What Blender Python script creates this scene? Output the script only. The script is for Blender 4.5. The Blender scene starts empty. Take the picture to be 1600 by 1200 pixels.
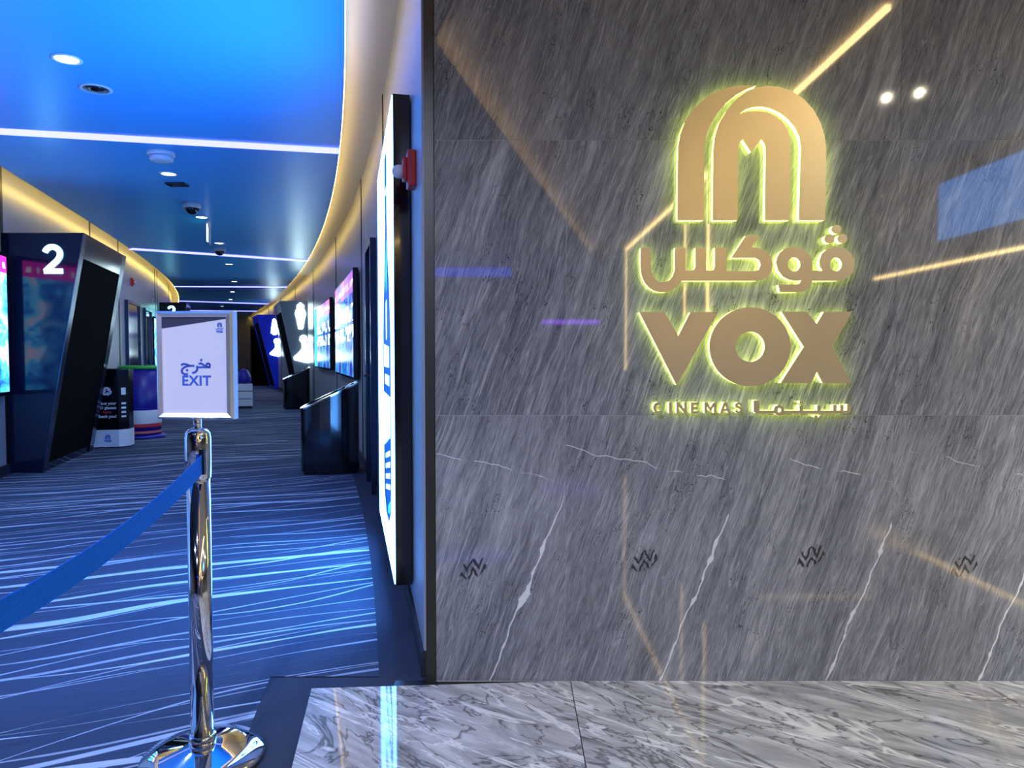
import bpy, bmesh, math, random
import numpy as np
from mathutils import Vector
from mathutils.geometry import tessellate_polygon

random.seed(4)
SC = bpy.context.scene
C = SC.collection
F = 1150.0
EYE = 1.2
PITCH = math.atan(45 / F)

# ---------------------------------------------------------------- camera, world, exposure
cam = bpy.data.cameras.new('camera')
cam.sensor_width = 36
cam.lens = 36 * F / 1600
cam.clip_start = 0.02
co = bpy.data.objects.new('camera', cam)
co.location = (0, 0, EYE)
co.rotation_euler = (math.pi / 2 - PITCH, 0, 0)
C.objects.link(co)
SC.camera = co
w = bpy.data.worlds.new('World')
SC.world = w
w.use_nodes = True
w.node_tree.nodes['Background'].inputs[0].default_value = (0.1, 0.15, 0.3, 1)
w.node_tree.nodes['Background'].inputs[1].default_value = 0.02
SC.view_settings.view_transform = 'Standard'
SC.view_settings.look = 'None'
SC.view_settings.gamma = 1
SC.view_settings.exposure = 0.6
SC.view_settings.use_curve_mapping = False
SC.cycles.max_bounces = 10
SC.cycles.sample_clamp_indirect = 4

# light levels
K_LIGHTBOX = (1.6, 5.8, 16.5)
K_STRIP = (0.56, 0.57, 3.2)
K_COVE = (11.0, 7.4, 1.7)
K_LED = (16.0, 11.5, 4.6)
K_HALO = (3.4, 4.0, 0.75)


# ---------------------------------------------------------------- materials
def new_mat(name):
    m = bpy.data.materials.new(name)
    m.use_nodes = True
    return m, m.node_tree, m.node_tree.nodes['Principled BSDF']


class NT:
    """tiny node-graph helper"""
    def __init__(s, nt):
        s.nt = nt

    def val(s, sock, v):
        if hasattr(v, 'is_linked') or isinstance(v, bpy.types.NodeSocket):
            s.nt.links.new(v, sock)
        else:
            sock.default_value = v

    def m(s, op, a, b=None, c=None):
        n = s.nt.nodes.new('ShaderNodeMath')
        n.operation = op
        s.val(n.inputs[0], a)
        if b is not None: s.val(n.inputs[1], b)
        if c is not None: s.val(n.inputs[2], c)
        return n.outputs[0]

    def xyz(s, v):
        n = s.nt.nodes.new('ShaderNodeSeparateXYZ')
        s.nt.links.new(v, n.inputs[0])
        return n.outputs

    def comb(s, x, y, z=0.0):
        n = s.nt.nodes.new('ShaderNodeCombineXYZ')
        s.val(n.inputs[0], x); s.val(n.inputs[1], y); s.val(n.inputs[2], z)
        return n.outputs[0]

    def coord(s, k='Object'):
        return s.nt.nodes.new('ShaderNodeTexCoord').outputs[k]

    def rand(s):
        return s.nt.nodes.new('ShaderNodeObjectInfo').outputs['Random']

    def noise(s, vec, scale=1.0, detail=3.0, rough=0.5, dist=0.0):
        n = s.nt.nodes.new('ShaderNodeTexNoise')
        s.nt.links.new(vec, n.inputs['Vector'])
        n.inputs['Scale'].default_value = scale
        n.inputs['Detail'].default_value = detail
        n.inputs['Roughness'].default_value = rough
        n.inputs['Distortion'].default_value = dist
        return n.outputs['Fac']

    def ss(s, x, a, b):
        n = s.nt.nodes.new('ShaderNodeMapRange')
        n.interpolation_type = 'SMOOTHSTEP'
        s.val(n.inputs['Value'], x)
        s.val(n.inputs['From Min'], a); s.val(n.inputs['From Max'], b)
        return n.outputs[0]

    def mix(s, f, a, b, mode='MIX'):
        n = s.nt.nodes.new('ShaderNodeMix')
        n.data_type = 'RGBA'
        n.blend_type = mode
        s.val(n.inputs[0], f)
        for i, v in ((6, a), (7, b)):
            if isinstance(v, tuple):
                n.inputs[i].default_value = v if len(v) == 4 else v + (1,)
            else:
                s.nt.links.new(v, n.inputs[i])
        return n.outputs[2]

    def ramp(s, f, stops):
        n = s.nt.nodes.new('ShaderNodeValToRGB')
        e = n.color_ramp.elements
        while len(e) < len(stops): e.new(0.5)
        for k, (p, c) in enumerate(stops):
            e[k].position = p
            e[k].color = c if len(c) == 4 else c + (1,)
        s.val(n.inputs[0], f)
        return n.outputs[0]

    def link(s, a, b):
        s.nt.links.new(a, b)


def pm(name, col, rough=0.5, metal=0.0, spec=0.5, var=0.06, scale=30, coat=0.0):
    m, nt, b = new_mat(name)
    g = NT(nt)
    n = g.noise(g.coord(), scale, 3)
    lo = tuple(c * (1 - var) for c in col)
    hi = tuple(min(1, c * (1 + var)) for c in col)
    g.link(g.mix(n, lo, hi), b.inputs['Base Color'])
    b.inputs['Roughness'].default_value = rough
    b.inputs['Metallic'].default_value = metal
    b.inputs['Specular IOR Level'].default_value = spec
    b.inputs['Coat Weight'].default_value = coat
    b.inputs['Coat Roughness'].default_value = 0.05
    return m


def em(name, col, strength=1.0):
    m, nt, b = new_mat(name)
    b.inputs['Base Color'].default_value = (0.02, 0.02, 0.02, 1)
    b.inputs['Emission Color'].default_value = tuple(col) + (1,)
    b.inputs['Emission Strength'].default_value = strength
    return m


def marble_wall(name, feature):
    m, nt, b = new_mat(name)
    g = NT(nt)
    X, Y, Z = g.xyz(g.coord())
    r = g.rand()
    s = g.m('SUBTRACT', X, g.m('MULTIPLY', Z, 0.33))
    wob = g.noise(g.comb(X, Z, r), 3.0, 2)
    s2 = g.m('ADD', s, g.m('MULTIPLY', wob, 0.05))
    ro = g.m('MULTIPLY', r, 7.0)
    a = g.noise(g.comb(g.m('MULTIPLY', s2, 22.0), g.m('MULTIPLY', Z, 2.2), ro), 1.0, 7, 0.62, 0.4)
    bb = g.noise(g.comb(g.m('MULTIPLY', s2, 6.0), g.m('MULTIPLY', Z, 1.3), g.m('ADD', ro, 3.0)), 1.0, 4, 0.55, 0.6)
    cc = g.noise(g.comb(g.m('MULTIPLY', s2, 75.0), g.m('MULTIPLY', Z, 4.0), g.m('ADD', ro, 9.0)), 1.0, 5, 0.6, 0.3)
    base = g.ramp(g.m('ADD', g.m('MULTIPLY', a, 0.6), g.m('MULTIPLY', bb, 0.4)),
                  [(0.32, (0.075, 0.080, 0.095)), (0.46, (0.14, 0.146, 0.16)),
                   (0.57, (0.215, 0.22, 0.23)), (0.70, (0.42, 0.42, 0.425))])
    hf = g.noise(g.comb(g.m('MULTIPLY', s2, 210.0), g.m('MULTIPLY', Z, 16.0), g.m('ADD', ro, 13.0)), 1.0, 4, 0.7, 0.3)
    base = g.mix(g.ss(hf, 0.35, 0.7), g.mix(0.36, base, (0.03, 0.032, 0.038)), g.mix(0.19, base, (0.5, 0.5, 0.5)))
    fine = g.ss(cc, 0.56, 0.70)
    base = g.mix(g.m('MULTIPLY', fine, 0.6), base, (0.34, 0.34, 0.34))
    dk = g.ss(cc, 0.44, 0.30)
    base = g.mix(g.m('MULTIPLY', dk, 0.4), base, (0.05, 0.052, 0.058))
    # long pale strands
    st = g.noise(g.comb(g.m('MULTIPLY', s2, 16.0), g.m('MULTIPLY', Z, 0.9), g.m('ADD', ro, 20.0)), 1.0, 3, 0.55, 0.15)
    ridge = g.m('ABSOLUTE', g.m('SUBTRACT', st, 0.5))
    base = g.mix(g.m('MULTIPLY', g.ss(ridge, 0.010, 0.0), 0.32), base, (0.42, 0.42, 0.42))
    # fine broken dark cracks
    ck = g.noise(g.comb(g.m('MULTIPLY', s2, 7.0), g.m('MULTIPLY', Z, 2.4), g.m('ADD', ro, 31.0)), 1.0, 5, 0.75, 0.3)
    ckm = g.noise(g.comb(X, Z, g.m('ADD', ro, 5.0)), 5.0, 1)
    ckr = g.ss(g.m('ABSOLUTE', g.m('SUBTRACT', ck, 0.47)), 0.006, 0.0)
    base = g.mix(g.m('MULTIPLY', ckr, g.ss(ckm, 0.52, 0.6)), base, (0.012, 0.012, 0.014))
    if feature:
        # thin white cross fracture
        fr = g.m('ADD', Z, g.m('ADD', g.m('MULTIPLY', X, 0.22), g.m('MULTIPLY', g.noise(g.comb(X, 0.0, ro), 8.0, 3), 0.07)))
        frl = g.ss(g.m('ABSOLUTE', g.m('SUBTRACT', fr, 0.90)), 0.0022, 0.0006)
        frm = g.ss(g.noise(g.comb(X, Z, g.m('ADD', ro, 2.0)), 9.0, 2), 0.42, 0.55)
        base = g.mix(g.m('MULTIPLY', g.m('MULTIPLY', frl, frm), 0.75), base, (0.6, 0.6, 0.58))
        # bold white vein with swellings
        jit = g.m('MULTIPLY', g.m('SUBTRACT', r, 0.5), 0.08)
        sv = g.m('SUBTRACT', X, g.m('MULTIPLY', Z, 0.40))
        sv = g.m('ADD', sv, g.m('ADD', jit, g.m('MULTIPLY', g.m('SUBTRACT', g.noise(g.comb(Z, 0.0, 0.0), 7.0, 2), 0.5), 0.05)))
        dd = g.m('ABSOLUTE', g.m('SUBTRACT', sv, 0.33))
        wd = g.noise(g.comb(g.m('MULTIPLY', Z, 1.0), 4.0, ro), 11.0, 2)
        wd = g.m('ADD', 0.0026, g.m('MULTIPLY', g.ss(wd, 0.5, 0.72), 0.014))
        wd = g.m('MULTIPLY', wd, g.m('ADD', 0.5, g.noise(g.comb(X, Z, 0.0), 60.0, 3)))
        v = g.m('MULTIPLY', g.ss(g.m('DIVIDE', dd, wd), 1.15, 0.7), g.ss(Z, 0.72, 0.6))
        base = g.mix(g.m('MULTIPLY', v, 0.85), base, (0.62, 0.61, 0.60))
        # folded black zigzag
        fx = g.m('ADD', g.m('SUBTRACT', X, 0.27), jit)
        fz = g.m('SUBTRACT', g.m('ADD', Z, jit), 0.43)
        fz2 = g.m('SUBTRACT', fz, g.m('MULTIPLY', fx, 0.35))
        nn = g.m('MULTIPLY', g.noise(g.comb(X, Z, ro), 32.0, 4), 0.045)
        zig = g.m('ADD', fz2, g.m('ADD', nn, g.m('MULTIPLY', g.m('PINGPONG', fx, 0.021), 1.9)))
        fl = g.m('ABSOLUTE', g.m('SUBTRACT', g.m('FRACT', g.m('MULTIPLY', zig, 25.0)), 0.5))
        rr = g.m('ADD', g.m('POWER', g.m('DIVIDE', fx, 0.054), 2.0), g.m('POWER', g.m('DIVIDE', fz2, 0.038), 2.0))
        fm = g.m('MULTIPLY', g.ss(fl, 0.26, 0.16), g.ss(rr, 1.15, 0.7))
        base = g.mix(g.m('MULTIPLY', fm, 0.92), base, (0.006, 0.006, 0.008))
    g.link(base, b.inputs['Base Color'])
    b.inputs['Roughness'].default_value = 0.035
    b.inputs['Specular IOR Level'].default_value = 0.7
    return m


def marble_floor(name, rough=0.045):
    m, nt, b = new_mat(name)
    g = NT(nt)
    X, Y, Z = g.xyz(g.coord())
    r = g.m('MULTIPLY', g.rand(), 11.0)
    d = g.m('ADD', g.m('MULTIPLY', X, 0.62), g.m('MULTIPLY', Y, 0.78))
    e = g.m('SUBTRACT', g.m('MULTIPLY', X, 0.78), g.m('MULTIPLY', Y, 0.62))
    n1 = g.noise(g.comb(g.m('MULTIPLY', d, 9.0), g.m('MULTIPLY', e, 2.4), r), 1.0, 7, 0.62, 1.6)
    n2 = g.noise(g.comb(g.m('MULTIPLY', d, 4.0), g.m('MULTIPLY', e, 1.6), g.m('ADD', r, 4.0)), 1.0, 4, 0.6, 1.5)
    base = g.ramp(n1, [(0.28, (0.13, 0.13, 0.13)), (0.42, (0.30, 0.30, 0.295)),
                       (0.56, (0.44, 0.44, 0.43)), (0.72, (0.62, 0.62, 0.60))])
    rid = g.ss(g.m('ABSOLUTE', g.m('SUBTRACT', n2, 0.5)), 0.022, 0.0)
    base = g.mix(g.m('MULTIPLY', rid, 0.7), base, (0.045, 0.045, 0.046))
    n3 = g.noise(g.comb(g.m('MULTIPLY', d, 5.0), g.m('MULTIPLY', e, 1.1), g.m('ADD', r, 8.0)), 1.0, 4, 0.6, 1.2)
    wv = g.ss(g.m('ABSOLUTE', g.m('SUBTRACT', n3, 0.47)), 0.02, 0.004)
    base = g.mix(g.m('MULTIPLY', wv, 0.75), base, (0.75, 0.75, 0.72))
    g.link(base, b.inputs['Base Color'])
    b.inputs['Roughness'].default_value = rough
    b.inputs['Specular IOR Level'].default_value = 0.6
    return m


def carpet(name, lines):
    m, nt, b = new_mat(name)
    g = NT(nt)
    X, Y, Z = g.xyz(g.coord())
    grain = g.noise(g.comb(X, Y, 0.0), 260.0, 2)
    base = g.mix(grain, (0.016, 0.021, 0.034), (0.055, 0.066, 0.10))
    if lines:
        def axes(deg):
            ca, sa = math.cos(math.radians(deg)), math.sin(math.radians(deg))
            return (g.m('ADD', g.m('MULTIPLY', X, ca), g.m('MULTIPLY', Y, sa)),
                    g.m('SUBTRACT', g.m('MULTIPLY', Y, ca), g.m('MULTIPLY', X, sa)))
        u, v = axes(24)
        thr = g.noise(g.comb(g.m('MULTIPLY', u, 7.0), g.m('MULTIPLY', v, 240.0), 0.0), 1.0, 3, 0.65)
        tone = g.noise(g.comb(g.m('MULTIPLY', u, 0.35), g.m('MULTIPLY', v, 1.4), 5.0), 1.0, 2)
        base = g.mix(g.m('ADD', g.m('MULTIPLY', thr, 0.65), g.m('MULTIPLY', tone, 0.35)), (0.005, 0.008, 0.016), (0.075, 0.105, 0.18))
        # strand layers: angle, strands per metre, waviness, stretch, width, brightness
        for k, (deg, fq, amp, us, vs, wmax, gain) in enumerate(((20, 3.4, 1.5, 0.55, 0.5, 0.085, 0.95), (29, 3.0, 1.6, 0.7, 0.5, 0.06, 0.85), (24, 6.0, 2.2, 0.6, 0.6, 0.075, 0.6), (33, 4.2, 1.8, 0.5, 0.6, 0.05, 0.7))):
            u, v = axes(deg)
            nz = g.noise(g.comb(g.m('MULTIPLY', u, us), g.m('MULTIPLY', v, vs), 7.3 * k + 1.0), 1.0, 1.0, 0.35)
            p = g.m('ADD', g.m('MULTIPLY', v, fq), g.m('MULTIPLY', nz, amp * 1.6))
            tr = g.m('ABSOLUTE', g.m('SUBTRACT', g.m('FRACT', p), 0.5))
            wn = g.noise(g.comb(g.m('MULTIPLY', u, 0.55), g.m('MULTIPLY', v, 2.6), 3.1 * k + 0.7), 1.0, 2)
            wd = g.m('MULTIPLY', g.ss(wn, 0.40, 0.72), wmax)
            wd = g.m('ADD', wd, g.m('MULTIPLY', g.m('SUBTRACT', thr, 0.5), 0.02))
            ln = g.ss(g.m('SUBTRACT', tr, wd), 0.008, -0.008)
            ln = g.m('MULTIPLY', ln, g.ss(wn, 0.40, 0.46))
            base = g.mix(g.m('MULTIPLY', ln, gain), base, g.mix(thr, (0.26, 0.30, 0.38), (0.58, 0.64, 0.76)))
    g.link(base, b.inputs['Base Color'])
    b.inputs['Roughness'].default_value = 0.95
    b.inputs['Specular IOR Level'].default_value = 0.1
    bp = nt.nodes.new('ShaderNodeBump')
    bp.inputs['Strength'].default_value = 0.4
    bp.inputs['Distance'].default_value = 0.004
    g.link(grain, bp.inputs['Height'])
    g.link(bp.outputs[0], b.inputs['Normal'])
    return m


def poster_mat(name, header, seed, pal, gain=1.0, blocks=False, head_h=0.12):
    """a printed / lit poster: coloured header above an abstract picture"""
    m, nt, b = new_mat(name)
    g = NT(nt)
    X, Y, Z = g.xyz(g.coord('Generated'))
    a = g.noise(g.comb(g.m('MULTIPLY', X, 2.4), g.m('MULTIPLY', Z, 4.0), seed), 1.0, 4, 0.6, 1.2)
    col = g.ramp(a, [(0.30, pal[0]), (0.44, pal[1]), (0.55, pal[2]), (0.68, pal[3])])
    # standing figure in the middle, darker
    fx = g.m('ABSOLUTE', g.m('SUBTRACT', X, 0.5))
    fw = g.m('ADD', 0.10, g.m('MULTIPLY', g.noise(g.comb(0.0, Z, seed), 7.0, 2), 0.28))
    fig = g.m('MULTIPLY', g.ss(g.m('SUBTRACT', fx, fw), 0.03, -0.03), g.ss(Z, 0.78, 0.72))
    col = g.mix(g.m('MULTIPLY', fig, 0.55), col, pal[0])
    if blocks:
        n = g.noise(g.comb(g.m('MULTIPLY', X, 3.0), g.m('MULTIPLY', Z, 7.0), seed + 5.0), 1.0, 1)
        b1 = g.m('MULTIPLY', g.ss(Z, 0.53, 0.54), g.ss(Z, 0.70, 0.69))
        b2 = g.m('MULTIPLY', g.ss(Z, 0.34, 0.35), g.ss(Z, 0.50, 0.49))
        bl = g.m('MULTIPLY', g.m('ADD', b1, b2), g.ss(n, 0.50, 0.54))
        col = g.mix(bl, col, (3.0, 4.5, 5.0, 1))
    hd = g.ss(Z, 1 - head_h - 0.004, 1 - head_h)
    tx = g.m('MULTIPLY', g.ss(g.m('ABSOLUTE', g.m('SUBTRACT', Z, 1 - head_h * 0.55)), head_h * 0.2, head_h * 0.16),
             g.ss(g.noise(g.comb(g.m('MULTIPLY', X, 16.0), g.m('MULTIPLY', Z, 6.0), seed), 1.0, 1), 0.5, 0.56))
    hcol = g.mix(tx, header, (1.0, 0.9, 0.95))
    col = g.mix(hd, col, hcol)
    b.inputs['Base Color'].default_value = (0.01, 0.01, 0.012, 1)
    b.inputs['Roughness'].default_value = 0.15
    g.link(col, b.inputs['Emission Color'])
    b.inputs['Emission Strength'].default_value = gain
    return m


M = {}
M['marble'] = marble_wall('grey_vein_marble', False)
M['marble_low'] = marble_wall('grey_vein_marble_bold', True)
M['stone'] = marble_floor('polished_floor_marble')
M['grout'] = pm('pale_grout', (0.33, 0.33, 0.31), 0.8)
M['carpet'] = carpet('wave_carpet', True)
M['carpet_plain'] = carpet('plain_dark_carpet', False)
M['ceil'] = pm('blue_cast_ceiling', (0.07, 0.44, 0.95), 0.35, var=0.02, scale=3)  # blue cast of the corridor light put into the base colour
M['soffit'] = pm('pale_soffit_paint', (0.62, 0.58, 0.5), 0.6, var=0.03, scale=4)
M['panel'] = pm('silver_wall_panel', (0.42, 0.43, 0.45), 0.36, metal=0.35, var=0.03, scale=5)
M['joint'] = pm('black_joint', (0.004, 0.004, 0.005), 0.4)
M['skirting'] = pm('dark_skirting', (0.02, 0.022, 0.03), 0.5)
M['lobby_ceil'] = pm('lobby_ceiling_paint', (0.5, 0.44, 0.37), 0.7, var=0.05, scale=2)
M['lobby_dark'] = pm('lobby_dark_panel', (0.03, 0.032, 0.045), 0.6)
M['beige'] = pm('beige_board', (0.75, 0.58, 0.38), 0.6)
M['lamp_small'] = em('small_lamp_lens', (5, 4.6, 4.0))
M['lobby_wall'] = pm('lobby_wall_paint', (0.10, 0.10, 0.11), 0.6)
M['black'] = pm('black_gloss', (0.004, 0.004, 0.006), 0.12, coat=0.5)
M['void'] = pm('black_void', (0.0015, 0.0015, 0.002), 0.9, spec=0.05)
M['portal'] = pm('navy_gloss_panel', (0.005, 0.007, 0.022), 0.12, spec=0.35, coat=0.1)
M['portal_edge'] = pm('dark_steel_edge', (0.05, 0.07, 0.12), 0.22, metal=0.9)
M['bronze'] = pm('dark_bronze_trim', (0.05, 0.047, 0.038), 0.35, metal=0.7)
M['brass'] = pm('brushed_brass', (0.60, 0.50, 0.31), 0.34, metal=0.8, var=0.05, scale=6)
M['halo'] = em('halo_acrylic', K_HALO)
M['chrome'] = pm('polished_chrome', (0.80, 0.80, 0.82), 0.05, metal=1.0, var=0.01)
M['alu'] = pm('bright_aluminium', (0.82, 0.82, 0.86), 0.24, metal=0.85, var=0.02)
M['stone_back'] = marble_floor('polished_floor_marble_back', 0.09)
M['belt'] = pm('blue_webbing', (0.006, 0.11, 0.62), 0.85, spec=0.1, var=0.25, scale=220)
M['belt_edge'] = pm('dark_webbing_rib', (0.012, 0.10, 0.42), 0.8)
M['paper'] = pm('white_paper', (0.60, 0.60, 0.68), 0.45, var=0.01)
M['navy'] = pm('navy_print', (0.015, 0.02, 0.06), 0.5)
M['ink'] = pm('blue_print', (0.03, 0.09, 0.48), 0.5)
M['white'] = pm('white_paint', (0.75, 0.76, 0.78), 0.45)
M['white_print'] = pm('white_print', (0.8, 0.8, 0.82), 0.5)
M['red'] = pm('red_plastic', (0.50, 0.012, 0.02), 0.35)
M['red_print'] = pm('red_print', (0.62, 0.03, 0.05), 0.5)
M['orange_print'] = pm('salmon_print', (0.70, 0.16, 0.12), 0.5)
M['purple'] = pm('royal_blue_print', (0.014, 0.009, 0.27), 0.4)
M['green'] = pm('green_plastic', (0.03, 0.42, 0.04), 0.4)
M['grey_portal'] = pm('grey_portal_panel', (0.32, 0.37, 0.40), 0.4)
M['blue_portal'] = pm('blue_portal_panel', (0.01, 0.05, 0.95), 0.35)
M['plastic_white'] = pm('ceiling_device_white', (0.55, 0.6, 0.66), 0.4)
M['dark_glass'] = pm('smoked_glass', (0.01, 0.01, 0.014), 0.05)
M['box_face'] = em('lightbox_face', K_LIGHTBOX)
M['art_blue'] = em('bottle_print_blue', (0.004, 0.09, 0.55), 1.0)
M['art_dark'] = em('bottle_print_dark', (0.002, 0.02, 0.22), 1.0)
M['art_cyan'] = em('bottle_print_cyan', (0.05, 0.75, 1.4), 1.0)
M['strip'] = em('linear_light_diffuser', K_STRIP)
M['cove'] = em('cove_led', K_COVE)
M['cove_lobby'] = em('lobby_cove_led', (14.0, 10.2, 4.2))
M['cove_left'] = em('cove_led_left', tuple(1.6 * c for c in K_COVE))
M['led'] = em('warm_led_profile', K_LED)
M['lamp'] = em('downlight_lens', (9, 8.6, 8.2))
M['digit'] = em('lit_digit', (2.2, 7.0, 7.5))
M['picto'] = em('lit_pictogram', (6.0, 8.5, 9.0))
M['menu'] = em('menu_screen_glow', (0.25, 1.1, 3.2))
M['violet'] = em('violet_led', (1.6, 0.35, 6.0))
M['exit_glow'] = em('exit_sign_glow', (0.15, 1.3, 1.2))
M['blue_glow'] = em('blue_led', (0.01, 0.15, 3.0))


# ---------------------------------------------------------------- mesh helpers
class MB:
    def __init__(s):
        s.v = []; s.f = []; s.sm = []

    def add(s, vs, fs, smooth=False):
        o = len(s.v)
        s.v += [tuple(p) for p in vs]
        s.f += [tuple(o + i for i in f) for f in fs]
        s.sm += [smooth] * len(fs)
        return s

    def box(s, a, b):
        x0, y0, z0 = a; x1, y1, z1 = b
        return s.add([(x0, y0, z0), (x1, y0, z0), (x1, y1, z0), (x0, y1, z0), (x0, y0, z1), (x1, y0, z1), (x1, y1, z1), (x0, y1, z1)],
                     [(0, 3, 2, 1), (4, 5, 6, 7), (0, 1, 5, 4), (1, 2, 6, 5), (2, 3, 7, 6), (3, 0, 4, 7)])

    def hexa(s, lo, hi):
        """two quads (4 points each), same winding"""
        return s.add(list(lo) + list(hi), [(0, 3, 2, 1), (4, 5, 6, 7), (0, 1, 5, 4), (1, 2, 6, 5), (2, 3, 7, 6), (3, 0, 4, 7)])

    def plate(s, loops, y0, y1, swap=None):
        """polygon with holes in local XZ, front at y0, back at y1"""
        pts = [p for l in loops for p in l]
        tri = tessellate_polygon([[Vector((p[0], p[1], 0)) for p in l] for l in loops])
        n = len(pts)
        vs = [(p[0], y0, p[1]) for p in pts] + [(p[0], y1, p[1]) for p in pts]
        fs = [tuple(t) for t in tri] + [tuple(n + i for i in reversed(t)) for t in tri]
        o = 0
        for l in loops:
            k = len(l)
            for i in range(k):
                a, b = o + i, o + (i + 1) % k
                fs.append((a, b, n + b, n + a))
            o += k
        return s.add(vs, fs)

    def lathe(s, prof, cx=0, cy=0, n=40, smooth=True):
        vs = []; fs = []
        for r, z in prof:
            for k in range(n):
                a = 2 * math.pi * k / n
                vs.append((cx + r * math.cos(a), cy + r * math.sin(a), z))
        for i in range(len(prof) - 1):
            for k in range(n):
                k2 = (k + 1) % n
                fs.append((i * n + k, i * n + k2, (i + 1) * n + k2, (i + 1) * n + k))
        s.add(vs, fs, smooth)
        o = len(s.v) - len(vs)
        if prof[0][0] > 1e-5: s.f.append(tuple(o + k for k in reversed(range(n)))); s.sm.append(False)
        if prof[-1][0] > 1e-5: s.f.append(tuple(o + (len(prof) - 1) * n + k for k in range(n))); s.sm.append(False)
        return s

    def strip(s, pa, pb, z0, z1):
        """a wall-like band between two plan polylines pa (front) and pb (back), z0..z1"""
        n = len(pa)
        vs = []
        for a, b in zip(pa, pb):
            vs += [(a[0], a[1], z0), (b[0], b[1], z0), (b[0], b[1], z1), (a[0], a[1], z1)]
        fs = []
        for i in range(n - 1):
            o, q = 4 * i, 4 * (i + 1)
            for k in range(4):
                fs.append((o + k, o + (k + 1) % 4, q + (k + 1) % 4, q + k))
        fs += [(3, 2, 1, 0), tuple(4 * (n - 1) + k for k in range(4))]
        return s.add(vs, fs)

    def stroke(s, pts, wd, y0, y1):
        """fat polyline in local XZ as a plate, round joints"""
        for (a, b) in zip(pts[:-1], pts[1:]):
            d = Vector((b[0] - a[0], b[1] - a[1]))
            if d.length < 1e-7: continue
            n = Vector((-d.y, d.x)).normalized() * wd / 2
            s.plate([[(a[0] + n.x, a[1] + n.y), (a[0] - n.x, a[1] - n.y), (b[0] - n.x, b[1] - n.y), (b[0] + n.x, b[1] + n.y)]], y0, y1)
        for p in pts[1:-1]:
            s.plate([circ(p[0], p[1], wd / 2, wd / 2, 10)], y0, y1)
        return s

    def build(s, name, mat, parent=None, bevel=0):
        me = bpy.data.meshes.new(name)
        me.from_pydata(s.v, [], s.f)
        me.polygons.foreach_set('use_smooth', s.sm)
        bm = bmesh.new(); bm.from_mesh(me)
        bmesh.ops.recalc_face_normals(bm, faces=bm.faces)
        bm.to_mesh(me); bm.free()
        me.materials.append(M[mat] if isinstance(mat, str) else mat)
        o = bpy.data.objects.new(name, me)
        C.objects.link(o)
        o.parent = parent
        if bevel:
            md = o.modifiers.new('bevel', 'BEVEL'); md.width = bevel; md.segments = 2; md.limit_method = 'ANGLE'
        return o


def circ(cx, cz, rx, rz=None, n=40, a0=0.0, a1=360.0, close=True):
    rz = rx if rz is None else rz
    k = n if close else n - 1
    return [(cx + rx * math.cos(math.radians(a0 + (a1 - a0) * i / k)), cz + rz * math.sin(math.radians(a0 + (a1 - a0) * i / k))) for i in range(n)]


def thing(name, label, cat, loc=(0, 0, 0), rz=0.0, group=None):
    o = bpy.data.objects.new(name, None)
    C.objects.link(o)
    o.location = loc
    o.rotation_euler = (0, 0, rz)
    o.empty_display_size = 0.1
    tag(o, label, cat, group)
    return o


def tag(o, label, cat=None, group=None):
    o['label'] = label
    if cat: o['category'] = cat
    if group: o['group'] = group
    return o


def struct(o, label=None):
    o['kind'] = 'structure'
    if label: o['label'] = label
    return o


def group_empty(name, label):
    o = bpy.data.objects.new(name, None)
    C.objects.link(o)
    return struct(o, label)


def text_mesh(txt, size, name, mat, parent, loc, bold=0.0, y0=0.0, depth=0.001, align='CENTER', space=1.0):
    cu = bpy.data.curves.new(name, 'FONT')
    cu.body = txt
    cu.size = size
    cu.align_x = align
    cu.offset = bold
    cu.extrude = depth / 2
    cu.space_character = space
    cu.resolution_u = 6
    o = bpy.data.objects.new(name, cu)
    C.objects.link(o)
    dg = bpy.context.evaluated_depsgraph_get()
    me = bpy.data.meshes.new_from_object(o.evaluated_get(dg))
    bpy.data.objects.remove(o)
    me.name = name
    # XY -> XZ
    for v in me.vertices:
        x, y, z = v.co
        v.co = (x + loc[0], y0 - z, y + loc[1])
    me.materials.clear()
    me.materials.append(M[mat])
    q = bpy.data.objects.new(name, me)
    C.objects.link(q)
    q.parent = parent
    return q


# ---------------------------------------------------------------- plan of the place
RP = [(-0.30, 2.62), (-0.60, 4.0), (-0.98, 5.5), (-1.50, 7.6), (-2.10, 9.7), (-2.92, 12.2), (-4.52, 16.7), (-6.2, 21.0), (-7.85, 25.0), (-11.0, 32.3), (-12.9, 36.5)]
LP = [(-3.5, 1.8), (-4.1, 3.9), (-5.0, 7.13), (-5.98, 10.46), (-6.88, 13.15), (-7.87, 16.3), (-9.4, 20.3), (-11.0, 23.9), (-15.3, 32.5), (-17.3, 36.5)]
rc = np.polyfit([p[1] for p in RP], [p[0] for p in RP], 4)
lc = np.polyfit([p[1] for p in LP], [p[0] for p in LP], 4)
RX = lambda y: float(np.polyval(rc, y))
LX = lambda y: float(np.polyval(lc, y))
dRX = lambda y: (RX(y + 0.01) - RX(y - 0.01)) / 0.02
dLX = lambda y: (LX(y + 0.01) - LX(y - 0.01)) / 0.02


def frame(side, y):
    """wall point, inward normal, rotation (local -Y looks into the corridor)"""
    x, d = (RX(y), dRX(y)) if side == 'R' else (LX(y), dLX(y))
    t = Vector((d, 1)).normalized()
    n = Vector((-t.y, t.x)) if side == 'R' else Vector((t.y, -t.x))
    return Vector((x, y)), n, math.atan2(n.x, -n.y)


def off(side, y, o):
    p, n, r = frame(side, y)
    q = p + n * o
    return (q.x, q.y)


def span(a, b, st=0.4):
    k = max(2, int(math.ceil((b - a) / st)) + 1)
    return [a + (b - a) * i / (k - 1) for i in range(k)]


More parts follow.
